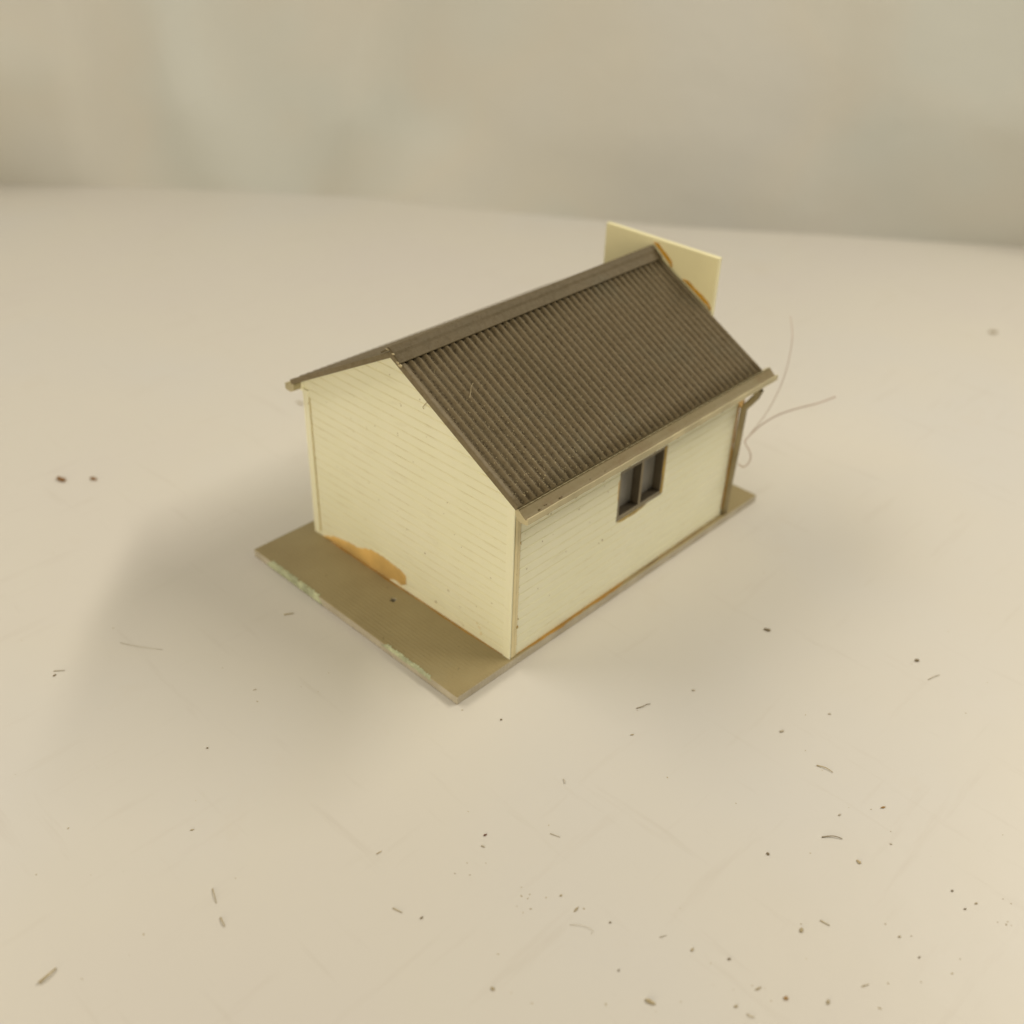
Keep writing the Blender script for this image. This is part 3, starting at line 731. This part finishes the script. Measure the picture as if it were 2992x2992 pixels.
# ------------------------------------------------------------------ loose things
# dust caught in the corrugations: far too many grains to count
bm = bmesh.new(); rnd = random.Random(11)
nrm = Vector((0, -SL, 1)).normalized(); dsl = Vector((0, 1, SL)).normalized(); flat = 0.014
def grain(bm, c, s, el, mi):
    a = rnd.uniform(0, math.pi); u = AX * math.cos(a) + dsl * math.sin(a); v = nrm.cross(u)
    p = [bm.verts.new(c + u * s * el * U), bm.verts.new(c + v * s * U), bm.verts.new(c - u * s * el * U), bm.verts.new(c - v * s * U), bm.verts.new(c + nrm * s * 0.9 * U)]
    for i in range(4): bm.faces.new((p[i], p[(i + 1) % 4], p[4])).material_index = mi
for k in range(15000):
    rib = rnd.randrange(43); t = rnd.random() ** 1.05
    off = rnd.gauss(0, 0.0046)
    x = X0 + flat + (rib + 0.5) * PITCH + off
    if x > X1 - 0.01: continue
    y = -E + 0.004 + (YR - 0.056 + E) * t; z = ZE + SL * (y + E)
    h = 0.0028 - AMP * 2 * ((1 - math.cos((x - X0 - flat) / PITCH * 2 * math.pi)) / 2) ** 0.8
    light = rnd.random() < 0.02 + 0.13 * (1 - t) * (1 - rib / 43)
    grain(bm, H(x, y, z) + nrm * (h + 0.0001) * U, rnd.uniform(.0006, .0014) if not light else rnd.uniform(.0007, .0021), rnd.uniform(1, 2.4), 1 if light else 0)
for k in range(420):
    rib = min(42, int(abs(rnd.gauss(0, 9)))); t = min(0.98, abs(rnd.gauss(0.12, 0.28)))
    x = X0 + flat + (rib + 0.5) * PITCH + rnd.gauss(0, 0.006)
    y = -E + 0.006 + (YR - 0.06 + E) * t; z = ZE + SL * (y + E)
    h = 0.0028 - AMP * 2 * ((1 - math.cos((x - X0 - flat) / PITCH * 2 * math.pi)) / 2) ** 0.8
    grain(bm, H(x, y, z) + nrm * (h + 0.0001) * U, rnd.uniform(.0012, .0026), rnd.uniform(1, 1.8), 1)
dust = obj('dust', bm, [M_DUST, M_LIGHTDUST]); tag(dust, 'brown and pale dust caught in the corrugations of the roof', 'dust', None, 'stuff')

def crumb(x, y, ln, wd, yaw, c, label, k):
    bm = bmesh.new(); r = random.Random(k * 13 + 5)
    bmesh.ops.create_icosphere(bm, subdivisions=2, radius=0.5)
    for v in bm.verts:
        n = 1 + 0.28 * noise1(v.co.x * 7 + k, k) + r.uniform(-.10, .10)
        v.co *= n; v.co.z = max(v.co.z, -0.35)
    hgt = min(wd, ln) * 0.55
    bmesh.ops.transform(bm, verts=bm.verts, matrix=Matrix.Rotation(yaw, 4, 'Z') @ Matrix.Diagonal((ln * 0.78 * U, wd * 0.78 * U, hgt * U, 1)))
    zmin = min(v.co.z for v in bm.verts)
    for v in bm.verts: v.co.z -= zmin
    o = obj('lint' if c == 'grey' else 'flake' if 'flake' in label else 'crumb', bm, MC[c], None, True)
    o.location = G(x, y, GZ + 0.0006)
    tag(o, label, 'lint' if c == 'grey' else 'crumb', 'crumbs scattered on the tabletop'); return o
for k, (x, y, ln, wd, yaw, c, label) in enumerate(CRUMBS): crumb(x, y, ln, wd, yaw, c, label, k)
for k, (pts, w, c, label) in enumerate(FIBRES):
    bm = bmesh.new(); r = w * 0.42
    o3 = Vector((pts[0][0], pts[0][1], 0))
    P = [G(a - o3.x, b - o3.y, r + (0.002 if 0 < i < len(pts) - 1 else 0)) for i, (a, b) in enumerate(pts)]
    tube(bm, curve_pts(P, 5) if len(P) > 2 else P, r * U, 6, 0.6)
    o = obj('hair' if 'hair' in label else 'splinter' if ('splinter' in label or 'stick' in label or 'sliver' in label) else 'fibre', bm, MC[c], None, True)
    o.location = G(o3.x, o3.y, GZ + 0.0004); tag(o, label, 'hair' if 'hair' in label else 'fibre', 'fibres scattered on the tabletop')
# the finest specks on the sheet read as one dusting
bm = bmesh.new(); rnd = random.Random(23)
allp = [(x, y, rnd.uniform(.0010, .0022), 0) for x, y in DOTS]
for k in range(140):
    allp.append((rnd.uniform(-1.8, 3.2), rnd.uniform(-2.6, 2.6), rnd.uniform(.0005, .0014), 1))
for x, y, s, f in allp:
    if PX0 - .01 < x < PX1 + .01 and PY0 - .01 < y < PY1 + .01: continue
    speck(bm, G(x, y, GZ + 0.0006), AX, AY, AZ, s * rnd.uniform(1, 2.2), s, rnd.uniform(0, 3))
tag(obj('dust_specks', bm, MC['olive']), 'fine dust specks sprinkled all over the white sheet', 'dust', None, 'stuff')

HAIR_THIN = [[1.622, 0.094, 0.676], [1.571, 0.044, 0.623], [1.505, 0.007, 0.55], [1.433, -0.017, 0.483], [1.351, -0.024, 0.406], [1.281, -0.019, 0.353], [1.243, -0.019, 0.328]]
HAIR_LOOP = [[1.581, -0.175, 0.449], [1.516, -0.141, 0.431], [1.446, -0.097, 0.417], [1.374, -0.056, 0.397], [1.305, -0.03, 0.367], [1.244, -0.018, 0.33], [1.227, -0.026, 0.322], [1.219, -0.054, 0.303], [1.212, -0.067, 0.282], [1.194, -0.068, 0.262], [1.178, -0.059, 0.254], [1.18, -0.039, 0.258]]
for pts, r, label in ((HAIR_THIN, 0.0016, 'thin curved hair rising behind the downpipe'), (HAIR_LOOP, 0.0026, 'thicker pinkish hair reaching right from the downpipe and looping below')):
    bm = bmesh.new(); base = Vector(pts[-1])
    tube(bm, curve_pts([G(*(Vector(p) - base)) for p in pts], 6), r * U, 6)
    o = obj('hair', bm, M_HAIR, None, True); o.location = G(*base); tag(o, label, 'hair')
# short hairs on the roof and under its edge
bm = bmesh.new(); RH = [(0.123,0.310,0.826),(0.106,0.302,0.821),(0.093,0.289,0.814),(0.075,0.275,0.807)]
base = Vector(RH[-1]); tube(bm, curve_pts([G(*(Vector(p) - base)) + nrm * (0.008 + 0.004 * (i == 1)) * U for i, p in enumerate(RH)], 5), 0.0011 * U, 5)
o = obj('fibre', bm, M_LIGHTDUST, None, True); o.location = G(*base); tag(o, 'pale wavy fibre lying on the corrugated roof', 'fibre')
bm = bmesh.new(); tube(bm, curve_pts([H(-0.006, 0.358, 0.800), H(-0.014, 0.366, 0.790), H(-0.016, 0.375, 0.777), H(-0.012, 0.376, 0.768)], 5), 0.0013 * U, 5)
tag(obj('hair', bm, MC['olive'], None, True), 'tiny curled hair hanging under the roof edge on the gable', 'hair')
